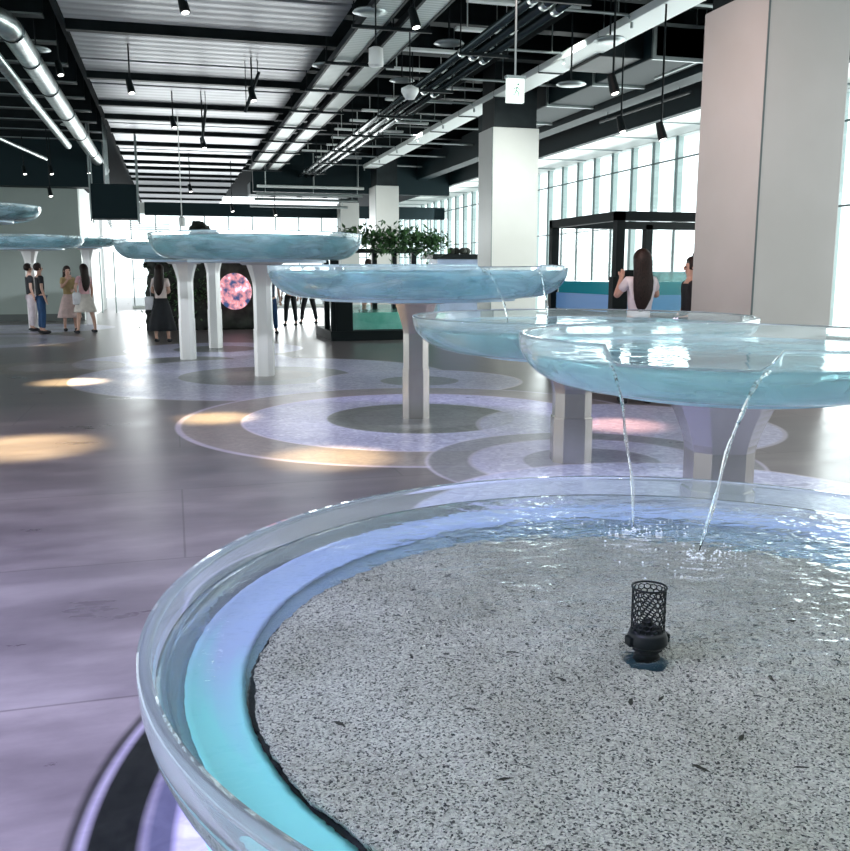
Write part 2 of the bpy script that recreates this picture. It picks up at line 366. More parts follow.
ob = obj('conduit_bundle', bm, M['conduit']); tag(ob, 'bundle of thin grey conduits below the dark duct box', 'conduit')

# columns
def column(name, x0, x1, y0, y1, zt, label, ztop=6.3):
    t = empty(name, ((x0 + x1) / 2, (y0 + y1) / 2, 0), label, 'column')
    hx, hy = (x1 - x0) / 2, (y1 - y0) / 2
    obj('cladding', nb(-hx, hx, -hy, hy, 0, zt, bev=.012), M['column'], t)
    obj('shadow_gap', nb(-hx - .004, -hx + .012, -hy - .004, -hy + .012, 0, zt), M['mullion'], t)
    obj('upper_shaft', nb(-hx + .06, hx - .04, -hy + .06, hy - .06, zt, ztop), M['black_steel'], t)
column('column', 6.28, 7.34, 8.87, 10.12, 4.55, 'huge pale square column at the right, nearest to the camera')
column('column', 6.56, 7.60, 18.4, 19.3, 4.5, 'tall pale square column with exit sign beside its dark top')
column('column', 6.95, 7.78, 31.5, 32.6, 4.5, 'pale square column behind the hanging greenery, third from the camera')
column('column', 7.12, 7.95, 39.4, 40.2, 4.5, 'most distant pale column, close to the bright far window')

# ================================================================== CEILING
struct('ceiling', nb(-14, 12.6, 3.5, 60, 6.3, 6.5), M['soffit_black'])
struct('trim_7', nb(-1.5, -1.42, 9.5, 58, 5.28, 6.3), M['soffit_black'])
# ribbed ceiling strips and beams between
strips = []; beams = []
y = 11.3
seq = [(1.9, .12), (1.9, .8), (1.7, .15), (.85, .75), (.55, .12), (1.55, .3), (1.3, .7), (1.2, .12), (1.2, .8)]
y = 9.9; k = 0; edges = []
lst = [(9.9, 11.7), (11.85, 13.5), (13.65, 15.35), (16.15, 17.95), (18.1, 19.05), (19.75, 20.15), (20.3, 22.1), (22.6, 23.9), (24.6, 25.2), (25.35, 26.2), (26.9, 28.6), (29.4, 30.2), (30.4, 31.0), (31.7, 33.2), (33.9, 35.0), (35.9, 37.3), (38.0, 39.3), (40.0, 42.3), (43.0, 45.6), (46.4, 49.2), (50.0, 53.0), (54.0, 57.0)]
for i, (a, b) in enumerate(lst):
    ob = obj('ceiling_panel', nb(-1.4, 2.68, -(b - a) / 2, (b - a) / 2, 0, .05), M['ribbed'], loc=(0, (a + b) / 2, 5.3))
    tag(ob, 'ribbed grey ceiling strip, %s of the row counted from the camera' % ORD[i], 'ceiling panel', 'ribbed grey ceiling strips')
bnd = [15.75, 19.4, 22.35, 24.25, 26.55, 29.0, 31.35, 33.55, 35.45, 37.65, 39.6, 42.6, 46.0, 49.6, 53.5]
for i, yb in enumerate(bnd):
    bm = nb(-1.42, 2.7, -.08, .08, 5.22, 5.24); box(bm, -1.42, 2.7, -.012, .012, 5.24, 5.42); box(bm, -1.42, 2.7, -.12, .12, 5.42, 5.45)
    ob = obj('steel_beam', bm, M['black_steel'], loc=(0, yb, 0))
    tag(ob, 'black steel cross beam under the ribbed ceiling, %s from the camera' % ORD[i], 'beam', 'cross beams below the ribbed ceiling')
# left ceiling bay: dark beams with thin light edges
for i in range(11):
    y = 12.5 + i * 1.75
    bm = nb(-13, -1.76, -.12, .12, 5.45, 5.5); box(bm, -13, -1.76, -.02, .02, 5.5, 6.3); box(bm, -13, -1.76, -.125, -.12, 5.45, 5.475, mi=1)
    ob = obj('roof_beam', bm, [M['black_steel'], M['conduit']], loc=(0, y, 0))
    tag(ob, 'dark roof beam over the left bay, %s from the camera' % ORD[i], 'beam', 'roof beams over the left bay')
# right ceiling bay: cross beams
for i in range(14):
    y = 11.2 + i * 2.1
    bm = nb(2.9, 10.15, -.14, .14, 5.62, 5.68); box(bm, 2.9, 10.15, -.02, .02, 5.68, 6.3)
    ob = obj('roof_beam', bm, M['black_steel'], loc=(0, y, 0))
    tag(ob, 'dark roof beam over the right bay, %s from the camera' % ORD[i], 'beam', 'roof beams over the right bay')
struct('trim_8', nb(2.9, 10.15, 33.2, 33.5, 4.35, 6.3), M['teal_black'])
struct('trim_9', nb(8.9, 9.3, 9.5, 40, 4.9, 5.7), M['teal_black'])
struct('trim_10', nb(5.8, 6.25, 9.5, 40, 5.55, 6.3), M['soffit_black'])
# cross conduits / light strips in right bay
rr = random.Random(3)
k = 0
for i in range(15):
    y = 11.8 + i * 1.55; x0 = 3.9 + rr.random() * 1.2; x1 = x0 + 1.0 + rr.random() * 1.3
    bm = nb(x0, x1, -.07, .07, 5.42, 5.47, bev=.01)
    for q in (x0 + .2, x1 - .2): tube(bm, [(q, 0, 5.46), (q, 0, 6.30)], .01, 6)
    ob = obj('linear_lamp', bm, M['whitetray'], loc=(0, y, 0))
    tag(ob, 'short white linear batten under the dark ceiling, %s from the camera' % ORD[i], 'ceiling lamp', 'linear battens in the right bay')
for i in range(9):
    y = 12.6 + i * 2.4; z = 5.2
    bm = tube(bmesh.new(), [(5.2, 0, z), (6.55, 0, z), (6.62, 0, z - .07), (6.62, 0, z - .18)], .022, 8)
    for q in (5.4, 6.4): tube(bm, [(q, 0, z), (q, 0, 6.30)], .01, 6)
    ob = obj('conduit', bm, M['conduit'], loc=(0, y, 0))
    tag(ob, 'thin grey conduit crossing above the pipes with a bent end, %s from the camera' % ORD[i], 'conduit', 'bent conduits in the right bay')
for i in range(8):
    y = 12.2 + i * 2.9
    bm = tube(bmesh.new(), [(7.0, 0, 5.3), (9.9, 0, 5.3)], .03, 8)
    for q in (7.4, 9.4): tube(bm, [(q, 0, 5.3), (q, 0, 6.30)], .01, 6)
    ob = obj('conduit', bm, M['conduit'], loc=(0, y, 0))
    tag(ob, 'straight grey cross pipe near the window side of the ceiling, %s from the camera' % ORD[i], 'conduit', 'straight cross pipes by the windows')
# cable trays
def tray(x0, x1, z, label, ya=9.8, yb=32.5):
    t = empty('cable_tray', ((x0 + x1) / 2, ya, z), label, 'cable tray'); w = (x1 - x0) / 2
    obj('tray_base', nb(-w, w, 0, yb - ya, 0, .02), M['tray'], t)
    for s in (-1, 1): obj('side_rail', nb(s * w - .02, s * w + .02, 0, yb - ya, -.01, .09), M['black_steel'], t)
    y = 1.2
    while y < yb - ya:
        bm = nb(-w - .12, w + .12, y - .03, y + .03, -.06, -.015)
        for s in (-1, 1): tube(bm, [(s * (w + .09), y, -.03), (s * (w + .09), y, 6.3 - z)], .01, 6)
        obj('hanger', bm, M['black_steel'], t); y += 2.35
tray(2.74, 3.10, 5.0, 'pale perforated cable tray, the left one of the pair beside the ribbed ceiling')
tray(3.32, 3.68, 5.0, 'pale perforated cable tray, the right one of the pair beside the ribbed ceiling')
t = empty('strip_duct', (6.82, 9.8, 5.1), 'long flat white strip duct running above the columns', 'duct')
obj('duct_base', nb(-.24, .24, 0, 22, 0, .12, bev=.01), M['whitetray'], t)
for i in range(9): obj('strap', nb(-.24, .24, 1.4 + i * 2.4, 1.44 + i * 2.4, -.02, .14), M['black_steel'], t)
# three pipes
for i, (x, l) in enumerate([(4.55, 'left'), (4.79, 'middle'), (5.04, 'right')]):
    t = empty('ceiling_pipe', (x, 9.6, 4.92), 'long dark steel ceiling pipe, the %s one of three side by side' % l, 'pipe', 'three parallel ceiling pipes')
    obj('pipe', tube(bmesh.new(), [(0, 0, 0), (0, 24, 0)], .062, 16), M['pipe_grey'], t, smooth=True)
    for j in range(8): obj('coupling', tube(bmesh.new(), [(0, 1.6 + j * 2.9 + i * .2, 0), (0, 1.75 + j * 2.9 + i * .2, 0)], .074, 16), M['galv'], t, smooth=True)
for j in range(8):
    y = 11.0 + j * 2.9
    bm = nb(4.4, 5.2, -.03, .03, 4.80, 4.845)
    for x in (4.42, 5.18): tube(bm, [(x, 0, 4.82), (x, 0, 6.3)], .01, 6)
    ob = obj('pipe_support', bm, M['black_steel'], loc=(0, y, 0)); tag(ob, 'black strut hanger carrying the three pipes, %s from the camera' % ORD[j], 'hanger', 'strut hangers under the pipes')
# round ducts at left
t = empty('round_duct', (-2.06, 14.2, 4.92), 'thick galvanised spiral duct running back over the left bay', 'duct')
obj('duct_run', tube(bmesh.new(), [(-1.2, -.35, .05), (-.5, -.32, .04), (-.2, -.2, .02), (-.03, .1, 0), (0, .5, 0), (.0, 19, 0)], .17, 20), M['galv'], t, smooth=True)
for y in (.45, 2.2, 4.6, 7.4, 10.5, 14): obj('duct_band', tube(bmesh.new(), [(0, y, 0), (0, y + .07, 0)], .182, 20), M['pipe_grey'], t, smooth=True)
t = empty('round_duct', (-2.42, 11.5, 4.72), 'thinner galvanised duct just left of the thick spiral duct', 'duct')
obj('duct_run', tube(bmesh.new(), [(0, 0, 0), (0, 14, 0)], .09, 16), M['galv'], t, smooth=True)
ob = obj('conduit', tube(bmesh.new(), [(-4.9, 22, 5.0), (-3.2, 27.5, 4.6)], .05, 10), M['galv'], None, True); tag(ob, 'slanting grey pipe at the far left under the ceiling', 'pipe')

# diffusers, spots, sign
def disc_vent(x, y, D, label, r=.24):
    p = atD(x, y, D)
    t = empty('round_diffuser', p, label, 'air diffuser', 'round ceiling diffusers')
    obj('plate', lathe(bmesh.new(), [(0, 0), (r * .5, -.005), (r, .02), (r * .9, .045), (0, .05)], 28), M['conduit'], t, smooth=True)
    obj('stem', tube(bmesh.new(), [(0, 0, .03), (0, 0, 6.3 - p.z)], .014, 8), M['black_steel'], t)
disc_vent(370, 14, 13, 'round ceiling disc hanging above the left cable tray, nearest to the camera')
disc_vent(325, 67, 17, 'small round ceiling disc over the edge of the ribbed ceiling')
disc_vent(449, 45, 15, 'round ceiling disc between right cable tray and three pipes')
disc_vent(402, 82, 18, 'small round ceiling disc just above the white bell lamp')
disc_vent(571, 86, 15, 'small round ceiling disc right of the exit sign')
disc_vent(610, 42, 14, 'round ceiling disc above the white strip duct at right')
disc_vent(36, 51, 16, 'round ceiling disc over the left bay beside the thick duct')
disc_vent(70, 126, 24, 'distant round ceiling disc over the left bay')
def track_spot(x, y, D, label, s=1.0, drop=True, aim=(.2, -.2, -1)):
    p = atD(x, y, D)
    t = empty('spotlight', p, label, 'spotlight', 'black ceiling spotlights')
    a = Vector(aim).normalized()
    hs = obj('housing', tube(bmesh.new(), [-a * .12 * s, a * .10 * s, a * .12 * s], .06 * s, 14, rs=[.05 * s, .065 * s, .06 * s]), M['black'], t, smooth=False)
    obj('lens', tube(bmesh.new(), [a * .121 * s, a * .128 * s], .045 * s, 14), M['lamp_on'], hs)
    obj('stem', tube(bmesh.new(), [(0, 0, 0), (0, 0, (5.32 if -1.4 < p.x < 2.7 else 6.30) - p.z)], .014 * s, 6), M['black'], t)
SP = [(183, 3, 12, 'nearest black spotlight under the ribbed ceiling at the top edge'), (130, 86, 16, 'tilted black spotlight on the left part of the ribbed ceiling'),
      (252, 94, 17, 'cluster spotlight beneath the slanting track in the middle of the ribbed ceiling'), (173, 122, 20, 'black spotlight on a short rod, left of the ceiling centre'),
      (203, 143, 21, 'black spotlight on a long rod right of the ceiling centre'), (59, 68, 16, 'glowing spotlight over the left bay beside the thick duct'),
      (24, 170, 27, 'leftmost small spotlight in front of the left bulkhead'), (51, 170, 27, 'second small spotlight in front of the left bulkhead'),
      (88, 169, 27, 'third small spotlight in front of the left bulkhead'), (414, 18, 12, 'bright spotlight near the upper edge between the cable trays and pipes'),
      (613, 84, 12, 'black spotlight hanging under the dark duct left of the nearest column'), (661, 131, 13, 'spotlight on the lower track near the window heads'),
      (621, 124, 15, 'small spotlight on the track just left of the window-head track light'), (190, 188, 30, 'small distant spotlight above the rock feature'),
      (232, 208, 32, 'distant black spotlight in front of the far window'), (275, 212, 33, 'distant black spotlight right of centre before the far window'), (50, 192, 26, 'black spotlight hanging against the grey-green wall')]
for a in SP: track_spot(*a)
# tracks
for i, (p, q, l) in enumerate([(atD(259, 72, 17), atD(245, 112, 17.3), 'short slanting lighting track under the ribbed ceiling'),
                               (atz(690, 92, 4.75), atz(600, 122, 4.75), 'thin lighting track near the window heads, left of the nearest column'),
                               (atz(700, 60, 5.0), atz(655, 78, 5.0), 'short grey rail close to the top of the nearest column'),
                               (atD(206, 105, 20), atD(202, 142, 20), 'vertical rod track dropping from the ribbed ceiling')]):
    bm = tube(bmesh.new(), [p, q], .03, 6)
    for e in (p.lerp(q, .1), p.lerp(q, .9)): tube(bm, [e, (e.x, e.y, 5.32 if i in (0, 3) else 6.30)], .008, 6)
    ob = obj('lighting_track', bm, M['black_steel'] if i != 2 else M['conduit']); tag(ob, l, 'lighting track')
# exit sign
p = atD(515, 91, 9)
t = empty('exit_sign', p, 'small pale hanging sign box on a thin rod before the dark column top', 'sign')
sb = obj('sign_box', nb(-.085, .085, -.03, .03, -.11, .11, bev=.006), emis('sign_face', (.80, .90, .84), .75), t)
obj('bracket', nb(-.1, .1, -.035, .035, .11, .135), M['conduit'], t)
obj('rod', tube(bmesh.new(), [(0, 0, .13), (0, 0, 6.30 - p.z)], .01, 6), M['conduit'], t)
bp = bmesh.new()
for pp in ([(-.035, -.031, -.05), (-.01, -.031, -.03), (0, -.031, .005), (.012, -.031, .035)], [(0, -.031, .0), (.025, -.031, -.02), (.03, -.031, -.055)], [(-.03, -.031, .01), (.01, -.031, .03), (.035, -.031, .005)]): tube(bp, pp, .004, 6)
bmesh.ops.create_uvsphere(bp, u_segments=8, v_segments=6, radius=.01, matrix=Matrix.Translation((.02, -.031, .055)))
obj('pictogram', bp, mat('sign_green', (.2, .5, .35), .5), sb)
# white speaker, bell lamp
p = atD(376, 57, 12)
t = empty('ceiling_speaker', p, 'white cylindrical ceiling speaker hanging over the right cable tray', 'speaker')
obj('housing', lathe(bmesh.new(), [(0, -.11), (.09, -.11), (.095, -.09), (.09, .1), (.05, .12), (0, .12)], 24), M['white_paint'], t, True)
obj('rod', tube(bmesh.new(), [(0, 0, .1), (0, 0, 6.30 - p.z)], .01, 6), M['black'], t)
p = atD(410, 92, 14)
t = empty('bell_lamp', p, 'white dome-shaped lamp hanging left of the three pipes', 'ceiling lamp')
obj('lamp_shade', lathe(bmesh.new(), [(0, -.1), (.07, -.1), (.13, .0), (.13, .05), (.05, .09), (0, .1)], 24), M['white_paint'], t, True)
obj('rod', tube(bmesh.new(), [(0, 0, .1), (0, 0, 6.30 - p.z)], .01, 6), M['black'], t)
# far bulkhead cluttered services
for i, x in enumerate((2.7, 3.7, 4.7, 5.7)):
    bm = nb(-.4, .4, -.6, .6, 0, .45, bev=.02)
    for q in (-.3, .3): tube(bm, [(q, 0, .4), (q, 0, 1.97)], .012, 6)
    ob = obj('air_unit', bm, M['teal_black'], loc=(x + .6, 35.0, 4.35)); tag(ob, 'dark box unit on the far ceiling before the window, %s from the left' % ORD[i], 'air unit', 'dark box units at the far end')
for i, (z, y) in enumerate([(4.25, 33.0), (4.15, 34), (4.5, 32.8), (4.05, 36)]):
    bm = tube(bmesh.new(), [(3.0, y, z), (6.8, y, z)], .05, 8)
    for q in (3.3, 5.0, 6.6): tube(bm, [(q, y, z), (q, y, 6.30)], .01, 6)
    ob = obj('conduit', bm, M['conduit'] if i != 2 else M['whitetray']); tag(ob, 'long grey horizontal pipe across the far end, %s of four' % ORD[i], 'pipe', 'horizontal pipes across the far end')
# big dark duct w/ elbow right
t = empty('rectangular_duct', (8.3, 14, 5.0), 'dark angular air duct beside the top of the nearest column', 'duct')
bm = nb(-.5, .5, 0, 9, 0, .5, bev=.02)
obj('duct_run', bm, M['teal_black'], t); obj('duct_drop', nb(-1.3, -.5, .4, 1.6, .05, .45, bev=.02), M['black_steel'], t)
for i in range(4): obj('flange', nb(-.54, .54, i * 2.2, i * 2.2 + .05, -.04, .54), M['conduit'], t)

# ================================================================== BASINS
def bowl_profile(R, h, w, v=.03, n=10):
    pr = [(R, 0.0), (R, -v * .5)]
    for i in range(n + 1):
        a = i / n * PI / 2
        pr.append((R - w + w * math.cos(a) ** .85 if i < n else R - w, -v - (h - v) * math.sin(a) ** 1.05))
    return pr
def notch_dip(a, notches):
    for a0, a1, dp in notches:
        d = ((a - a0 + PI) % (2 * PI)) - PI; wd = a1 - a0
        e = .035
        if -e < d < wd + e: return dp * min(1, (d + e) / e, (wd + e - d) / e)
    return 0
def basin(ctr, R, zr, h, wl, label, group=None, w=.42, th=.028, notches=(), n=160, ped=None, pr=.15, pmat='metal', water='water', liner='liner', liner_r=.62, gm='glass'):
    t = empty('glass_water_basin', (ctr[0], ctr[1], 0), label, 'water basin', 'round glass basins of the cascade')
    outer = bowl_profile(R, h, w); inner = [(r - th, -0.0 + z + (th * max(0, (-z - .03)) / (h - .03))) for r, z in outer]
    prof = inner[::-1] + outer
    bm = bmesh.new(); rings = []
    k_in = len(inner) - 1
    for r, z in prof:
        ring = []
        for i in range(n):
            a = 2 * PI * i / n; zz = z
            dip = notch_dip(a, notches)
            if dip and z > -dip: zz = -dip
            ring.append(bm.verts.new((r * math.cos(a), r * math.sin(a), zr + zz)))
        rings.append(ring)
    for a, b in zip(rings, rings[1:]):
        for i in range(n): bm.faces.new((a[i], a[(i + 1) % n], b[(i + 1) % n], b[i]))
    bm.faces.new(rings[0]); bm.faces.new(rings[-1][::-1])
    bmesh.ops.remove_doubles(bm, verts=bm.verts, dist=1e-5)
    bmesh.ops.recalc_face_normals(bm, faces=bm.faces)
    g = obj('glass_bowl', bm, M[gm], t, True)
    # water body, overlapping a hair into the glass
    def r_at(z):
        for (r0, z0), (r1, z1) in zip(inner, inner[1:]):
            if z1 <= z <= z0 and z0 > z1: return r0 + (r1 - r0) * (z0 - z) / (z0 - z1)
        return inner[-1][0]
    ri = r_at(-wl) + .002
    pf = [(ri * q, -wl) for q in (0, .2, .4, .55, .7, .8, .88, .94, .98, 1)]
    pf += [(r + .002, z - .002) for r, z in inner if z < -wl - .004] + [(0, inner[-1][1] - .002)]
    bm = lathe(bmesh.new(), pf, 96, (0, 0, zr))
    wo = obj('water', bm, M[water], t, True)
    ang = wo
    if liner_r:
        rb = (R - w) * liner_r / .62 * .9
        obj('base_plate', lathe(bmesh.new(), [(0, -h - .03), (rb, -h - .03), (rb, -h - .002), (0, -h - .002)], 64, (0, 0, zr)), M[liner], t)
    if ped:
        zt = zr - h - .03; px, py = ped[0] - ctr[0], ped[1] - ctr[1]
        hgt = zt
        def oct_(bm, rx, ry, z, ch=.32):
            pts = [(rx, -ry * ch), (rx, ry * ch), (rx * ch, ry), (-rx * ch, ry), (-rx, ry * ch), (-rx, -ry * ch), (-rx * ch, -ry), (rx * ch, -ry)]
            return [bm.verts.new((px + x * math.cos(.26) + y * math.sin(.26), py - x * math.sin(.26) + y * math.cos(.26), z)) for x, y in pts]
        bm = bmesh.new(); fl = min(.34, hgt * .35); rs = []
        for q in range(9):
            u = q / 8; e = u ** 1.35
            rs.append(oct_(bm, pr * (1 + .72 * e), pr * (1 + .5 * e), zt - fl * (1 - u), .55))
        rs.insert(0, oct_(bm, pr, pr, 0, .55))
        for a, b in zip(rs, rs[1:]):
            for i in range(8): bm.faces.new((a[i], a[(i + 1) % 8], b[(i + 1) % 8], b[i]))
        bm.faces.new(rs[0][::-1]); bm.faces.new(rs[-1])
        pd_ = obj('pedestal', bm, M[pmat], t)
        bm = bmesh.new(); a = oct_(bm, pr * 1.07, pr * 1.07, 0.0, .55); b = oct_(bm, pr * 1.07, pr * 1.07, hgt * .42, .55)
        for i in range(8): bm.faces.new((a[i], a[(i + 1) % 8], b[(i + 1) % 8], b[i]))
        bm.faces.new(a[::-1]); bm.faces.new(b)
        obj('pedestal_sleeve', bm, M[pmat], pd_)
        obj('capital', lathe(bmesh.new(), [(0, -.035), (pr * 2.2, -.035), (pr * 2.6, 0), (0, 0)], 40, (px, py, zt)), M['metal_pale'], pd_)
    return t
def ang(c, p): return math.atan2(p[1] - c[1], p[0] - c[0])

c1 = (1.37, 2.09)
B1 = basin(c1, 1.49, .62, .30, .075, 'huge foreground glass basin holding a grey gravel bed', w=.30, th=.032, n=220, water='water_rippled', liner='aqua_refraction', liner_r=.80)
_in = [(r - .032, z + .032 * max(0, -z - .03) / .27) for r, z in bowl_profile(1.49, .30, .30, n=24) if -.292 < z < -.200]
obj('aqua_refraction_band', lathe(bmesh.new(), [(r - .006, .62 + z + .004) for r, z in _in] + [(r - .012, .62 + z + .008) for r, z in _in[::-1]] + [(_in[0][0] - .006, .62 + _in[0][1] + .004)], 160), M['aqua_refraction'], B1, True)  # ring added to imitate the aqua refraction along the lower bowl wall
ob = obj('pedestal', lathe(bmesh.new(), [(0, 0), (.45, 0), (.45, .02), (.38, .25), (.55, .285), (0, .285)], 48), M['metal'], B1)
P = atD(724, 420, 4.7); c2 = (P.x, P.y)
a0 = rim_angle(c2, 1.09, 1.11, 611); a1 = rim_angle(c2, 1.09, 1.11, 769)
B2 = basin(c2, 1.09, 1.19, .27, .085, 'second glass basin at the right, pouring two thin streams forward', w=.36, notches=[(a0 % (2 * PI), a1 % (2 * PI), .08)], ped=(c2[0] - .02, c2[1]), pr=.16)
P = atD(581, 318, 7.2); c3 = (P.x, P.y); P = atD(571, 430, 7.17)
B3 = basin(c3, 1.34, 1.17, .28, .07, 'third glass basin, low and half hidden behind the second', w=.42, ped=(P.x, P.y), pr=.145)
P = atD(418, 270, 9.39); c4 = (P.x, P.y); P = atD(416, 420, 9.39)
b0 = ang(c4, atz(478, 268, 1.55)); 
N4 = (rim_angle(c4, 1.53, 1.52, 482), rim_angle(c4, 1.53, 1.52, 538))
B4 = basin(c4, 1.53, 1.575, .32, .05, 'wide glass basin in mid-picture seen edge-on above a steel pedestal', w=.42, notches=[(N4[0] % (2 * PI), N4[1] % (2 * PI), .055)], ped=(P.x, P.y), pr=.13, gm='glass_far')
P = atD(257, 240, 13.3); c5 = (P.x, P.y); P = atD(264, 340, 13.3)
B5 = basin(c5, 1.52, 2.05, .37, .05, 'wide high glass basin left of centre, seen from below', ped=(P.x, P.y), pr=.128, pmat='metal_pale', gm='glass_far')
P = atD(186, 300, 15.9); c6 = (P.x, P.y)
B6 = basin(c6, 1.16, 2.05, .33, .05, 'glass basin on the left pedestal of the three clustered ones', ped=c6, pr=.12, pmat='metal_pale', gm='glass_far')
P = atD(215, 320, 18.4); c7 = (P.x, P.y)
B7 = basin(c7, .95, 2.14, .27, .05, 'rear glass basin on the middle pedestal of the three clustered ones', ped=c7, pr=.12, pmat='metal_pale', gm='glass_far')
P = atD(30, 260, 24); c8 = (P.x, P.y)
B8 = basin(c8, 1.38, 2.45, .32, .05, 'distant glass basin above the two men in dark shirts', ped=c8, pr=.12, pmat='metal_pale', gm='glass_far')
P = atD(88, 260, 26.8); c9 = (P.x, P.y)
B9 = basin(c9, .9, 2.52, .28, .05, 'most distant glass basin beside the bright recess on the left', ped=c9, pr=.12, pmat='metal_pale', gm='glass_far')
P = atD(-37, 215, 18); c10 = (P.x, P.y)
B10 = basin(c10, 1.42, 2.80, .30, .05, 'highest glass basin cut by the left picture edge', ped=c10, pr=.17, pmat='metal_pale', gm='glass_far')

# streams
def stream(a, b, r, label, out=.25):
    a, b = Vector(a), Vector(b); pts = []; rs = []
    for i in range(25):
        u = i / 24; z = a.z + (b.z - a.z) * u * u; xy = a.lerp(b, u)
        wv = .006 * math.sin(u * 17) * u
        pts.append((xy.x + wv, xy.y, z)); rs.append(r * (1.1 - .2 * min(1, u * 2) - (.7 if i == 24 else 0)) * (1 + .25 * math.sin(u * 31)))
    o = obj('water_stream', tube(bmesh.new(), pts, r, 10, rs=rs), M['stream'], None, True); tag(o, label, 'water stream', 'falling streams of water')
def onrim(c, R, a, z): return (c[0] + R * math.cos(a), c[1] + R * math.sin(a), z)
stream(onrim(c2, 1.10, a0, 1.105), atz(635, 530, .535), .0062, 'left thin stream pouring from the second basin into the gravel basin')
stream(onrim(c2, 1.10, a1, 1.105), atz(700, 553, .535), .0078, 'right thin stream pouring from the second basin into the gravel basin')
for a_, l in ((N4[0], 'left'), (N4[1], 'right')):
    s0 = onrim(c4, 1.54, a_, 1.52); d = Vector((c3[0] - s0[0], c3[1] - s0[1], 0)).normalized() * .3
    stream(s0, (s0[0] + d.x, s0[1] + d.y, 1.10), .011, 'faint %s stream falling from the edge-on middle basin to the third basin' % l)

# gravel bed
cg = (1.215, 2.03)
def gravel_mesh():
    bm = bmesh.new(); n = 200; rings = [[bm.verts.new((0, 0, .05))]]
    for j in range(1, 41):
        r = 1.07 * j / 40; ring = []
        for i in range(n):
            a = 2 * PI * i / n; jr = r + (random.uniform(-.006, .006) if j == 40 else 0)
            z = .05 + .006 * math.sin(9 * r + 2 * math.cos(a * 2)) + random.uniform(-.0015, .0015)
            ring.append(bm.verts.new((jr * math.cos(a), jr * math.sin(a), z)))
        rings.append(ring)
    for i in range(n): bm.faces.new((rings[0][0], rings[1][i], rings[1][(i + 1) % n]))
    for a, b in zip(rings[1:], rings[2:]):
        for i in range(n): bm.faces.new((a[i], b[i], b[(i + 1) % n], a[(i + 1) % n]))
    low = [bm.verts.new((v.co.x * .995, v.co.y * .995, .02)) for v in rings[-1]]
    for i in range(n): bm.faces.new((rings[-1][i], low[i], low[(i + 1) % n], rings[-1][(i + 1) % n]))
    bm.faces.new(low[::-1])
    return bm
GZ = .352
g = obj('gravel_bed', gravel_mesh(), M['gravel'], None, True, loc=(cg[0], cg[1], GZ)); tag(g, 'round bed of fine grey gravel under water in the foreground basin', 'gravel', kind='stuff')
mt = obj('gravel_mat', lathe(bmesh.new(), [(0, 0), (1.082, 0), (1.088, .008), (1.08, .03), (1.06, .035), (0, .02)], 128, (0, 0, 0)), M['rubber'], None, True, loc=(cg[0], cg[1], .335)); tag(mt, 'black round mat edging the grey gravel bed in the foreground basin', 'mat')

# foam where the streams land
bm = bmesh.new(); rf = random.Random(11)
for (lx, ly) in ((atz(635, 530, .545).x, atz(635, 530, .545).y), (atz(700, 553, .545).x, atz(700, 553, .545).y)):
    for _ in range(90):
        a = rf.uniform(0, 2 * PI); q = abs(rf.gauss(0, .10)); rad = rf.uniform(.0015, .0045)
        bmesh.ops.create_icosphere(bm, subdivisions=1, radius=rad, matrix=Matrix.Translation((lx + q * math.cos(a) * 1.5, ly + q * math.sin(a), .5445)))
fo_ = obj('water_foam', bm, mat('foam_white', (.8, .84, .9), .4), None, True); tag(fo_, 'white froth bubbles where the two streams land in the gravel basin', 'foam', kind='stuff')
# pump strainer
pb = atz(646, 668, .47)
t = empty('pump_strainer', (pb.x, pb.y, .398), 'black strainer cage standing up out of the gravel in the foreground basin', 'pump strainer')
obj('flange', lathe(bmesh.new(), [(0, 0), (.054, 0), (.056, .008), (.045, .022), (.035, .035), (0, .035)], 40), M['pumpblue'], t, True)
obj('neck', lathe(bmesh.new(), [(.034, .03), (.03, .06), (.03, .085), (.037, .088), (.037, .097), (.031, .10), (.036, .125), (.034, .128), (0, .128)], 32), M['rubber'], t, True)
cl_ = obj('collar', lathe(bmesh.new(), [(.03, .12), (.047, .122), (.05, .135), (.05, .152), (.046, .163), (.044, .170), (.03, .17)], 40), M['rubber'], t, True)
bm = bmesh.new()
for s in (-1, 1): box(bm, s * .047 - .009, s * .047 + .009, -.014, .014, .128, .158, bev=.003)
obj('clip', bm, M['rubber'], cl_)
bm = bmesh.new(); nc, nr = 16, 9; rC = .040; dz = .0118
cell = 2 * PI / nc; vv = {}
def hv(a, z):
    k = (round(a / (cell / 6)) % (nc * 6), round(z * 4000)); 
    if k not in vv: vv[k] = bm.verts.new((rC * math.cos(a), rC * math.sin(a), z))
    return vv[k]
for j in range(nr):
    for i in range(nc):
        a = (i + .5 * (j % 2)) * cell; z = .168 + j * dz + .008
        s = dz / 1.5
        pts = [(a, z + s), (a + cell / 2, z + s / 2), (a + cell / 2, z - s / 2), (a, z - s), (a - cell / 2, z - s / 2), (a - cell / 2, z + s / 2)]
        try: bm.faces.new([hv(*q) for q in pts])
        except ValueError: pass
cg_ = obj('mesh_cage', bm, M['rubber'], t)
wm = cg_.modifiers.new('wire', 'WIREFRAME'); wm.thickness = .0042; wm.use_even_offset = False
obj('cage_rim', tube(bmesh.new(), [(.042 * math.cos(a * PI / 16), .042 * math.sin(a * PI / 16), +.282) for a in range(33)], .0028, 6), M['rubber'], cg_)
t.scale = (1.05, 1.05, 1.05)
obj('inner_tube', lathe(bmesh.new(), [(0, .16), (.012, .16), (.012, .195), (0, .20)], 16), M['rubber'], t)
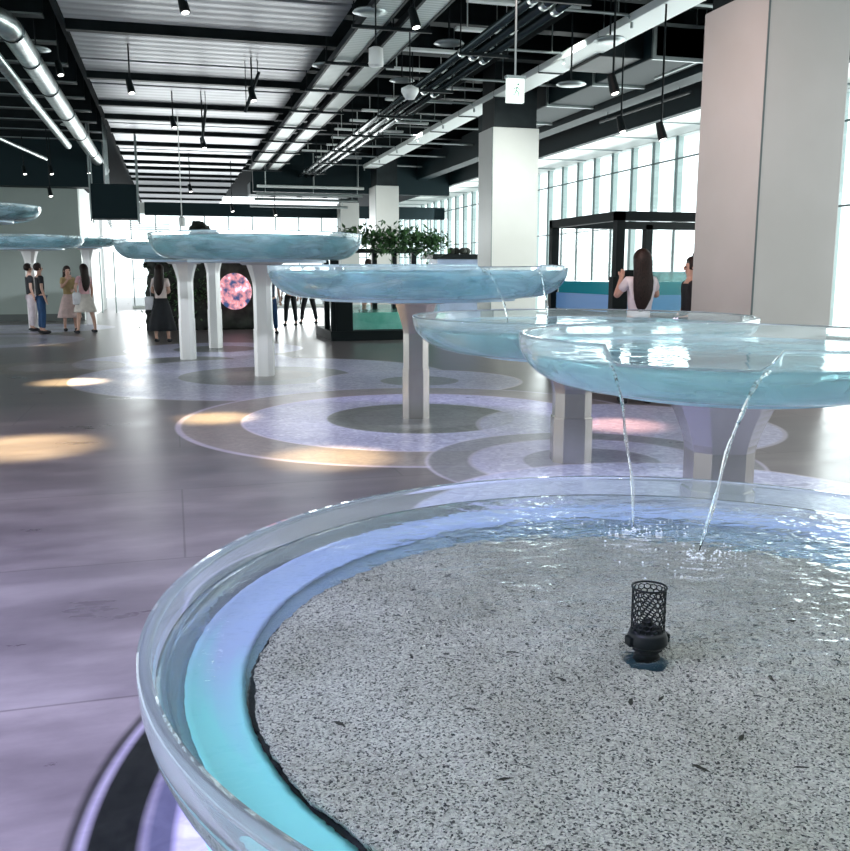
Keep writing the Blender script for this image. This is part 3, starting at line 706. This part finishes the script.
# debris
deb = [(412, 677), (655, 588), (752, 625), (830, 590), (630, 723), (512, 672), (790, 640), (740, 760), (700, 790), (800, 790), (505, 800), (835, 683), (560, 700), (770, 700), (660, 720), (470, 730), (340, 745), (600, 620)]
words = ['left of centre', 'behind the strainer, close to its cage', 'right of the strainer', 'near the right edge', 'just in front of the strainer', 'left of the strainer', 'half-way to the right edge', 'in the right foreground', 'in the nearest right foreground', 'at the lower right', 'at the lower centre', 'at the right picture edge', 'front left of the strainer', 'front right of the strainer', 'beside the strainer foot', 'in the lower left part', 'close to the left gravel edge', 'behind left of the strainer']
dm = mat('dead_leaf_brown', (.03, .028, .02), .6)
for i, ((x, y), wd) in enumerate(zip(deb, words)):
    p = atz(x, y, .43); bm = bmesh.new(); ln = random.uniform(.010, .022); a = random.uniform(0, PI)
    vs = [bm.verts.new((u * ln, v * ln * .28, .003 * w_)) for u, v, w_ in ((-1, 0, 0), (-.3, .9, 1), (.5, .7, .5), (1, 0, 0), (.5, -.7, 1), (-.3, -.9, .3))]
    top = bm.faces.new(vs); r = bmesh.ops.extrude_face_region(bm, geom=[top]); bmesh.ops.translate(bm, vec=(0, 0, .003), verts=[v for v in r['geom'] if isinstance(v, bmesh.types.BMVert)])
    bmesh.ops.recalc_face_normals(bm, faces=bm.faces)
    o = obj('leaf_scrap', bm, dm, loc=(p.x, p.y, GZ + .057)); o.rotation_euler.z = a
    tag(o, 'tiny dark leaf scrap on the gravel %s' % wd, 'leaf', 'leaf scraps on the gravel')

# ================================================================== TANKS
# right aquarium with black frame
x0, ya, yb, H = 5.47, 10.75, 12.9, 2.26; p = atD(617, 290, 12.3); x0, ya = p.x, p.y; yb = ya + 2.15
t = empty('framed_aquarium', (x0, ya, 0), 'black-framed aquarium stand behind the long-haired woman at the right', 'aquarium')
bm = bmesh.new(); wd = .06
dx, dy = 1.62, yb - ya
for (a, b) in ((0, 0), (0, dy), (dx, dy)): 
    obj('post', nb(a - wd, a + wd, b - wd, b + wd, 0, H), M['black'], t)
bm = nb(-wd, dx + .0, -wd, wd, H - .07, H + .05); box(bm, -wd, wd, -wd, dy + wd, H - .07, H + .05); box(bm, -wd, dx + 1.0, dy - wd, dy + wd, H - .07, H + .05)
obj('top_frame', bm, M['black'], t)
obj('base_cabinet', nb(-.05, dx - .2, -.05, dy + .05, 0, .95, bev=.01), M['black'], t)
obj('water', nb(.08, dx - .25, .08, dy - .02, .96, 1.38), mat('tank_water_teal', (.03, .33, .40), .08), t)
bs = nb(.04, dx - .22, .03, .08, .96, 1.2); box(bs, .03, .08, .08, dy - .02, .96, 1.2)
obj('sand', bs, mat('tank_sand_blue', (.20, .42, .80), .4), t)
obj('glass_wall', nb(-.02, dx - .2, -.03, -.02, .95, 1.5), M['tankglass'], t)
obj('control_box', nb(-.12, .10, -.12, .02, .85, 1.45, bev=.01), M['black'], t)
# planted aquarium behind the women
p = atD(700, 285, 15.4)
t = empty('planted_aquarium', (p.x, p.y, 0), 'low planted aquarium between the woman and the nearest column', 'aquarium')
obj('base_cabinet', nb(-1.2, .6, 0, .5, 0, .95, bev=.01), M['black'], t)
w_ = mat('tank_water_dark', (.04, .16, .17), .1); noisy(w_, (.01, .08, .09), (.12, .36, .36), 6)
obj('water', nb(-1.2, .6, .02, .48, .96, 1.52), w_, t)
# left shelf tank
q = atD(318, 331, 21.9); q2 = atD(420, 341, 19.9)
t = empty('shelf_aquarium', (q.x, q.y, 0), 'black shelf frame with pale green aquarium near its floor, behind the middle basin', 'aquarium')
Wd, Dp = 2.55, 2.3
obj('plinth', nb(0, Wd, -1.9, .3, 0, .22, bev=.01), M['black'], t)
for (a, b) in ((.08, -1.8), (.08, -.9), (.5, .2), (1.45, .2), (1.95, .2), (2.45, .2)): obj('post', nb(a - .06, a + .06, b - .06, b + .06, .2, 2.0), M['black'], t)
obj('water', nb(.5, Wd - .08, -1.75, .1, .24, .62), noisy(mat('tank_water_green', (.35, .75, .62), .1), (.25, .62, .5), (.6, .9, .82), 2), t)
obj('glass_wall', nb(.12, Wd - .02, -1.85, -1.84, .22, .8), M['tankglass'], t)
obj('corner_post', nb(.12, .5, -1.88, -1.5, .2, .95), M['black'], t)
obj('shelf', nb(0, Wd, -.1, .3, 1.98, 2.08), M['black'], t)
def leaves(bm, c, spread, n, size, rng):
    for _ in range(n):
        p = Vector((c[0] + rng.gauss(0, spread[0]), c[1] + rng.gauss(0, spread[1]), c[2] + rng.gauss(0, spread[2])))
        q = Matrix.Rotation(rng.uniform(0, 2 * PI), 3, 'Z') @ Matrix.Rotation(rng.uniform(-1.1, 1.1), 3, 'X'); s = size * rng.uniform(.6, 1.3)
        a = [bm.verts.new(p + q @ Vector(v) * s) for v in ((0, -1, 0), (.5, -.1, .12), (0, 1, 0), (-.5, -.1, .12))]
        m_ = bm.verts.new(p + q @ Vector((0, 0, -.05)) * s)
        for i in range(4): bm.faces.new((a[i], a[(i + 1) % 4], m_))
    return bm
rng = random.Random(5)
pl = [(340, 240, .5), (352, 236, .7), (366, 238, .8), (378, 240, 1), (390, 241, 1), (402, 241, 1.1), (414, 242, 1.1), (426, 243, 1.1), (436, 241, .8)]
for i, (x, y, s) in enumerate(pl):
    p = atD(x, y, 20.3)
    o = obj('trailing_plant', leaves(bmesh.new(), (0, 0, 0), (.13, .14, .10 * s + .03), int(230 * s), .07, rng), M['leaf'], None, loc=p)
    tag(o, 'leafy green plant trailing over the black shelf frame, %s from the left' % ORD[i], 'plant', 'plants along the black shelf')
# stand / counter right of it
p = atD(455, 262, 24); ob = obj('counter_block', nb(-.6, .6, -.4, .4, 0, 1.85), noisy(mat('counter_blue', (.30, .38, .55), .5), (.3, .36, .5), (.4, .5, .7), 2), loc=(p.x, p.y, 0)); tag(ob, 'tall blue-grey display block left of the second column', 'display block')
ob = obj('display_slab', nb(-.75, .75, -.5, .5, 0, .12), M['black'], loc=(p.x, p.y, 1.86)); tag(ob, 'flat dark slab on top of the blue-grey display block', 'slab')
bm = bmesh.new()
for i in range(4): bmesh.ops.create_icosphere(bm, subdivisions=2, radius=.11, matrix=Matrix.Translation((i * .14, random.uniform(-.1, .1), .08)) @ Matrix.Diagonal((1, 1, .9, 1)))
ob = obj('dark_stones', bm, M['rock'], None, True, loc=(p.x - .1, p.y, 1.98)); tag(ob, 'small dark mound on the slab left of the second column', 'stones')

# rock and plant feature wall
def rock(name, c, sx, sy, sz, label, seed, m='rock', cat='rock'):
    rg = random.Random(seed); bm = bmesh.new(); bmesh.ops.create_icosphere(bm, subdivisions=4, radius=1)
    import mathutils
    for v in bm.verts:
        n = mathutils.noise.fractal(v.co * 1.6 + Vector((seed, 0, 0)), .8, 2, 5); v.co *= 1 + .38 * n
        v.co = Vector((v.co.x * sx, v.co.y * sy, v.co.z * sz))
    zmin = min(v.co.z for v in bm.verts)
    o = obj(name, bm, M[m], None, True, loc=(c[0], c[1], c[2])); tag(o, label, cat); return o
bm = bmesh.new()
q = atD(208, 320, 24.5)
t = empty('rock_feature_wall', (q.x, q.y, 0), 'dark planted rock wall with a glowing pink picture behind the pedestals', 'rock wall')
import mathutils
bm = nb(-1.5, 1.55, -.3, .5, 0, 1.9)
bmesh.ops.subdivide_edges(bm, edges=bm.edges[:], cuts=22, use_grid_fill=True)
for v in bm.verts:
    n = mathutils.noise.fractal(v.co * 1.7, .8, 2, 5)
    v.co.y -= .22 * abs(n); v.co.x += .16 * n * (abs(v.co.x) > 1.2)
    if v.co.z > 1.7: v.co.z += .25 * n
    if v.co.z < 0: v.co.z = 0
obj('rock_face', bm, M['rock'], t, True)
bm = leaves(bmesh.new(), (-.9, -.45, 1.1), (.35, .05, .4), 160, .07, rng); leaves(bm, (.1, -.5, 1.35), (.12, .04, .2), 60, .06, rng); leaves(bm, (-.2, -.5, .9), (.2, .05, .3), 60, .06, rng)
fo = obj('foliage', bm, M['leaf'], t)
sm = mat('coral_picture', (.7, .4, .45), .4)
noisy(sm, (.03, .06, .16), (.75, .30, .32), 5.5, lo=.36, hi=.56)
sm.node_tree.nodes['Color Ramp'].color_ramp.elements.new(.66).color = (.7, .75, .95, 1)
L(sm, bsdf(sm).inputs['Base Color'].links[0].from_socket, bsdf(sm).inputs['Emission Color']); bsdf(sm).inputs['Emission Strength'].default_value = .8
bm = bmesh.new(); lathe(bm, [(0, 0), (.40, 0), (.42, .03), (.42, .12), (0, .12)], 32)
bmesh.ops.rotate(bm, cent=(0, 0, 0), matrix=Matrix.Rotation(PI / 2, 3, 'X'), verts=bm.verts)
bmesh.ops.scale(bm, vec=(1.05, 1, 1.15), verts=bm.verts)
obj('coral_picture', bm, sm, t, loc=(.70, -.50, 1.02))
bo = rock('boulder', (-.1, .0, 2.25), .46, .35, .50, None, 4, cat=None); bo.parent = t
bo = rock('boulder', (-.62, .0, 2.08), .33, .3, .28, None, 9, cat=None); bo.parent = t
p = atD(182, 222, 23); ob = obj('pendant_spot', lathe(bmesh.new(), [(0, -.1), (.07, -.1), (.08, .1), (.03, .14), (.012, .16), (.012, 5.3 - p.z), (0, 5.3 - p.z)], 12), M['white_paint'], loc=p); tag(ob, 'white hanging lamp beside the boulder in front of the far window', 'ceiling lamp')

# ================================================================== PEOPLE
SK = mat('skin', (.55, .33, .25), .5); HAIR = noisy(mat('hair_dark', (.012, .008, .007), .5, **{'Specular IOR Level': .25}), (.004, .002, .002), (.028, .014, .010), 30, stretch=(8, 8, 1))
CL = {}
def cloth(name, c):
    if name not in CL: CL[name] = noisy(mat('cloth_' + name, c, .85), tuple(v * .8 for v in c), c, 9)
    return CL[name]
def skin_obj(name, verts, edges, m, parent, root=0, sub=2):
    me = bpy.data.meshes.new(name); me.from_pydata([v[:3] for v in verts], edges, [])
    bm = bmesh.new(); bm.from_mesh(me); ly = bm.verts.layers.skin.verify(); bm.verts.ensure_lookup_table()
    for v, q in zip(bm.verts, verts):
        r = q[3]; v[ly].radius = r if isinstance(r, tuple) else (r, r)
    bm.verts[root][ly].use_root = True; bm.to_mesh(me); bm.free()
    o = bpy.data.objects.new(name, me); COL.objects.link(o); o.parent = parent; me.materials.append(m)
    s = o.modifiers.new('skin', 'SKIN'); s.use_smooth_shade = True
    d = o.modifiers.new('sub', 'SUBSURF'); d.levels = sub; d.render_levels = sub
    return o
def person(loc, face, H, label, top, bottom, hair='long', skirt=0, arms=('down', 'down'), legs_m=None, shoes=(.02, .02, .025), stance=.1, bag=None, extra=None, lean=0, topskirt=0):
    """x = right hand side of the figure, -y = where it looks; face = rotation about z"""
    s = H / 1.7
    t = empty('person', loc, label, 'person', rz=face); t.scale = (s, s, s)
    hw = .145 if skirt or hair == 'long' else .175
    V = [(0, 0, .93, (.13, .09))]; E = []
    def add(p, r, par): V.append((*p, r)); E.append((par, len(V) - 1)); return len(V) - 1
    belly = add((0, 0, 1.08), (.115, .08), 0); ch = add((0, -.005, 1.25), (.13, .09), belly); sh = add((0, .005, 1.37), (.10, .065), ch)
    nk = add((0, .0, 1.46), .045, sh); jw = add((0, -.015, 1.535), .062, nk); hd = add((0, -.005, 1.60), (.078, .085), jw); hd2 = add((0, 0, 1.655), (.06, .07), hd)
    H_ = {}
    for sd, pose in ((-1, arms[0]), (1, arms[1])):
        S_ = add((sd * hw, 0, 1.375), .047, sh)
        if pose == 'down': e, w = (sd * (hw + .06), .02, 1.10), (sd * (hw + .07), -.05, .86)
        elif pose == 'camera': e, w = (sd * (hw + .10), -.10, 1.20), (sd * (hw - .02), -.27, 1.40)
        elif pose == 'chin': e, w = (sd * (hw + .06), -.12, 1.14), (sd * .05, -.17, 1.36)
        elif pose == 'front': e, w = (sd * (hw + .05), .0, 1.12), (sd * .05, -.2, 1.08)
        elif pose == 'hip': e, w = (sd * (hw + .14), .05, 1.14), (sd * (hw + .02), -.08, .98)
        el = add(e, .036, S_); wr = add(w, .026, el)
        d = (Vector(w) - Vector(e)).normalized(); pm = Vector(w) + d * .06; pi_ = add(pm, (.036, .018), wr)
        H_[sd] = (S_, e, w, pm, d, pi_)
    lg = {}
    for sd in (-1, 1):
        h = add((sd * .085, 0, .88), .085, 0); k = add((sd * (.09 + stance * .3), -.015 * (1 + lean), .49), .056, h); c = add((sd * (.09 + stance * .4), .01, .36), .052, k)
        a = add((sd * (.09 + stance * .5), .01, .09), .034, c); f_ = add((sd * (.095 + stance * .5), -.08, .045), (.04, .03), a)
        lg[sd] = (h, k, c, a)
    for sd in (-1, 1):           # five fingers per hand, in the same continuous skin
        S_, e, w, pm, d, pi_ = H_[sd]
        side = d.cross(Vector((0, 1, 0))); side = (side if side.length > .1 else d.cross(Vector((0, 0, 1)))).normalized()
        for q, ln in ((-1.5, .055), (-.5, .068), (.5, .072), (1.5, .06)):
            p1 = pm + d * .035 + side * q * .016; i1 = add(p1, .010, pi_); add(p1 + d * ln * .8 + Vector((0, -.012, 0)), .008, i1)
        th_ = pm - d * .02 + side * -.04; i1 = add(th_, .011, pi_); add(th_ + d * .04 - side * .012, .009, i1)
    skin_obj('body', V, E, SK, t)
    # face features
    bm = bmesh.new()
    for sx in (-1, 1):
        bmesh.ops.create_uvsphere(bm, u_segments=8, v_segments=6, radius=.012, matrix=Matrix.Translation((sx * .03, -.083, 1.595)))
    obj('eyes', bm, mat('eye', (.02, .015, .015), .3), t)
    obj('nose', lathe(bmesh.new(), [(.013, -.02), (.016, -.012), (.005, .03)], 8, (0, -.09, 1.575)), SK, t, True)
    obj('mouth', nb(-.022, .022, -.083, -.072, 1.533, 1.541, bev=.003), mat('lips', (.4, .12, .11), .4), t)
    bm = bmesh.new()
    for sx in (-1, 1): bmesh.ops.create_uvsphere(bm, u_segments=8, v_segments=6, radius=.022, matrix=Matrix.Translation((sx * .083, .0, 1.59)) @ Matrix.Diagonal((.4, .8, 1.2, 1)))
    obj('ears', bm, SK, t, True)
    # hair
    hv_ = [(0, .012, 1.60, (.088, .092)), (0, .015, 1.665, (.075, .08)), (0, .035, 1.55, (.075, .06))]; he = [(0, 1), (0, 2)]
    if hair == 'long': hv_ += [(0, .075, 1.44, (.085, .05)), (0, .105, 1.30, (.10, .045)), (0.01, .11, 1.17, (.085, .035)), (.01, .10, 1.08, (.05, .02))]; he += [(2, 3), (3, 4), (4, 5), (5, 6)]
    if hair == 'tail': hv_ += [(0, .11, 1.58, .04), (0, .13, 1.45, .03)]; he += [(0, 3), (3, 4)]
    if hair == 'bun': hv_ += [(0, .06, 1.72, .045)]; he += [(1, 3)]
    bm = bmesh.new(); bmesh.ops.create_uvsphere(bm, u_segments=24, v_segments=16, radius=1, matrix=Matrix.Translation((0, .022, 1.625)) @ Matrix.Diagonal((.098, .105, .112, 1)))
    for v in bm.verts:
        if v.co.y < -.045 and v.co.z < 1.68: v.co.y = -.045
        if v.co.z < 1.56: v.co.z = 1.56 - (1.56 - v.co.z) * .6; v.co.y = max(v.co.y, .01)
    def lock(path, n=16):
        rg_ = []
        for (x, y, z, a, b) in path: rg_.append([bm.verts.new((x + a * math.cos(k * 2 * PI / n), y + b * math.sin(k * 2 * PI / n), z)) for k in range(n)])
        for p_, q_ in zip(rg_, rg_[1:]):
            for k in range(n): bm.faces.new((p_[k], p_[(k + 1) % n], q_[(k + 1) % n], q_[k]))
        bm.faces.new(rg_[0][::-1]); bm.faces.new(rg_[-1])
    if hair == 'long': lock([(0, .03, 1.70, .07, .06), (0, .035, 1.64, .102, .10), (0, .045, 1.58, .106, .095), (0, .06, 1.48, .108, .07), (0, .085, 1.38, .118, .058), (.005, .10, 1.28, .115, .05), (.01, .10, 1.18, .098, .042), (.015, .095, 1.09, .06, .03), (.015, .09, 1.04, .02, .012)])
    if hair == 'tail': lock([(0, .10, 1.66, .03, .03), (0, .14, 1.58, .04, .035), (0, .14, 1.46, .03, .025), (0, .13, 1.38, .01, .01)])
    if hair == 'bun': bmesh.ops.create_uvsphere(bm, u_segments=12, v_segments=8, radius=.05, matrix=Matrix.Translation((0, .06, 1.745)))
    bmesh.ops.recalc_face_normals(bm, faces=bm.faces); obj('hair', bm, HAIR, t, True)
    # shirt
    tv = [(0, 0, .86, (.152, .115)), (0, 0, 1.06, (.140, .105)), (0, 0, 1.25, (.15, .11)), (0, .003, 1.37, (.12, .085)), (0, 0, 1.42, (.065, .06))]; te = [(0, 1), (1, 2), (2, 3), (3, 4)]
    for sd in (-1, 1):
        S_, e, w, pm, d, pi_ = H_[sd]; e = Vector(e); a = Vector((sd * hw, 0, 1.378)); m_ = a.lerp(e, .62)
        tv.append((*a, .064)); te.append((3, len(tv) - 1)); tv.append((*m_, .056)); te.append((len(tv) - 2, len(tv) - 1))
    skin_obj('shirt', tv, te, top, t, 2)
    if skirt:
        z1 = .98; z0 = z1 - skirt; pf = []
        bm = bmesh.new(); rings = []
        for i in range(9):
            u = i / 8; r = .135 + (.10 + .12 * skirt) * u ** .8
            rings.append([bm.verts.new((r * math.cos(a) * (1 + .05 * u * math.sin(a * 9)), r * .82 * math.sin(a) * (1 + .05 * u * math.sin(a * 9)), z1 - skirt * u)) for a in [2 * PI * k / 48 for k in range(48)]])
        for a, b in zip(rings, rings[1:]):
            for i in range(48): bm.faces.new((a[i], a[(i + 1) % 48], b[(i + 1) % 48], b[i]))
        bm.faces.new(rings[0][::-1]); bm.faces.new(rings[-1]); obj('skirt', bm, bottom, t, True)
    else:
        pv = [(0, 0, .97, (.135, .10))]; pe = []
        for sd in (-1, 1):
            i0 = len(pv)
            pv += [(sd * .087, 0, .86, .098), (sd * (.09 + stance * .3), -.012, .49, .074), (sd * (.09 + stance * .5), .01, .12, .06)]; pe += [(0, i0), (i0, i0 + 1), (i0 + 1, i0 + 2)]
        skin_obj('trousers', pv, pe, bottom, t)
    for sd in (-1, 1):
        x = sd * (.095 + stance * .5)
        bm = bmesh.new(); bmesh.ops.create_uvsphere(bm, u_segments=16, v_segments=10, radius=1, matrix=Matrix.Translation((x, -.045, .04)) @ Matrix.Diagonal((.046, .13, .045, 1)))
        for v in bm.verts: v.co.z = max(v.co.z, 0.002)
        obj('shoe', bm, cloth('shoe' + str(shoes), shoes), t, True)
    if bag:
        bx_ = bag * .25; bm = nb(bx_ - .10, bx_ + .10, 0, .08, .72, 1.02, bev=.03)
        b_ = obj('shoulder_bag', bm, cloth('bag_white', (.75, .74, .78)), t, True)
        obj('bag_strap', tube(bmesh.new(), [(bag * .22, .03, 1.0), (bag * .2, .1, 1.2), (bag * .13, .03, 1.44), (bag * .12, -.06, 1.4)], .008, 6), cloth('bag_white', (.75, .74, .78)), b_)
    return t
TOC = 0
def face_to(dx, dy): return math.atan2(dy, dx) + PI / 2
def at_floor(x, y): 
    p = atz(x, y, 0); return (p.x, p.y, 0)
blk = cloth('black', (.012, .014, .018)); wht = cloth('white', (.8, .78, .76)); jean = cloth('denim', (.02, .07, .18)); pinkw = cloth('pale_pink', (.72, .55, .52))
person(at_floor(33, 331), face_to(1, .3), 1.72, 'person in black shirt and pale trousers, leftmost, standing behind the man in jeans', blk, cloth('pale_trousers', (.7, .62, .66)), hair='short')
person(at_floor(43, 333.5), face_to(1, .4), 1.72, 'person in black shirt and blue jeans under the distant basins', blk, jean, hair='short', stance=.06)
person(at_floor(71, 331), face_to(.4, -1), 1.66, 'person in pale dress with hand at chin, near the left wall', cloth('olive_top', (.40, .30, .14)), pinkw, hair='long', skirt=.62, arms=('chin', 'front'), shoes=(.02, .02, .02))
person(at_floor(87, 333), face_to(-.6, .8), 1.70, 'person in pink and white with long dark hair and backpack, near the left wall', cloth('pink', (.72, .42, .45)), cloth('cream_skirt', (.72, .66, .6)), hair='long', skirt=.45, arms=('down', 'hip'), stance=.3, bag=1)
person(at_floor(163, 342), face_to(.3, 1), 1.66, 'person in long black skirt and white top with a pale shoulder bag', cloth('cream_top', (.75, .62, .58)), blk, hair='long', skirt=.72, arms=('front', 'front'), bag=1)
person(at_floor(271, 334), face_to(.2, -1), 1.66, 'person in blue denim half hidden behind the front pedestal', cloth('navy', (.03, .05, .09)), jean, hair='short')
person(at_floor(291, 326), face_to(-.2, 1), 1.66, 'person in wide black trousers left of the shelf aquarium', cloth('grey', (.3, .3, .32)), blk, hair='short', stance=.14)
person(at_floor(309, 324), face_to(-.2, 1), 1.66, 'person in black trousers stepping close to the shelf aquarium', cloth('grey_light', (.5, .5, .52)), blk, hair='long', stance=.3)
p = atD(369, 340, 25); person((p.x, p.y, 0), face_to(0, 1), 1.85, 'person in white blouse and black shorts behind the trailing plants', wht, blk, hair='short', skirt=.3)
p = atD(641, 270, 10.4); t = person((p.x, p.y, 0), face_to(.12, 1), 1.74, 'person with long dark hair and white shirt seen from behind, arms raised', cloth('white_shirt', (.72, .66, .68)), cloth('maroon', (.12, .02, .03)), hair='long', arms=('camera', 'camera'))
obj('held_phone', nb(-.075, .075, -.30, -.288, 1.40, 1.5, bev=.004), M['black'], t)
p = atD(691, 270, 11.75); person((p.x, p.y, 0), face_to(-1, .2), 1.68, 'person in dark clothes cut off by the nearest column', blk, blk, hair='bun')

# ================================================================== SMALL LIGHTS
WARM = (1, .76, .40); LAV = (.62, .52, 1)
def fspot(x, y, power, col, ang_, loc=None):
    g = atz(x, y, 0); l = loc or (g.x + .3, g.y + 1.0, 5.0)
    return spot('ceiling_spot_beam', l, g, power, col, ang_, 1, .12)
for x, y, pw, an in ((25, 447, 5200, 17), (70, 382, 5200, 13), (55, 345, 4000, 12), (215, 418, 3400, 11), (330, 458, 2600, 14), (150, 383, 900, 9), (300, 340, 900, 10)):
    fspot(x, y, pw, WARM, an)
fspot(620, 425, 1500, (1, .55, .38), 12)
spot('lavender_wash', (-3.0, 1.0, 5.0), (-1.5, 3.0, 0), 2300, (.52, .50, 1), 75, 1, .3)
spot('lavender_wash', (-4.0, 9.0, 5.0), (0, 8.2, 0), 350, (.9, .62, .95), 70, 1, .3)
spot('lavender_wash', (4.0, 11.0, 4.9), (2.4, 9.0, 0), 300, LAV, 60, 1, .3)
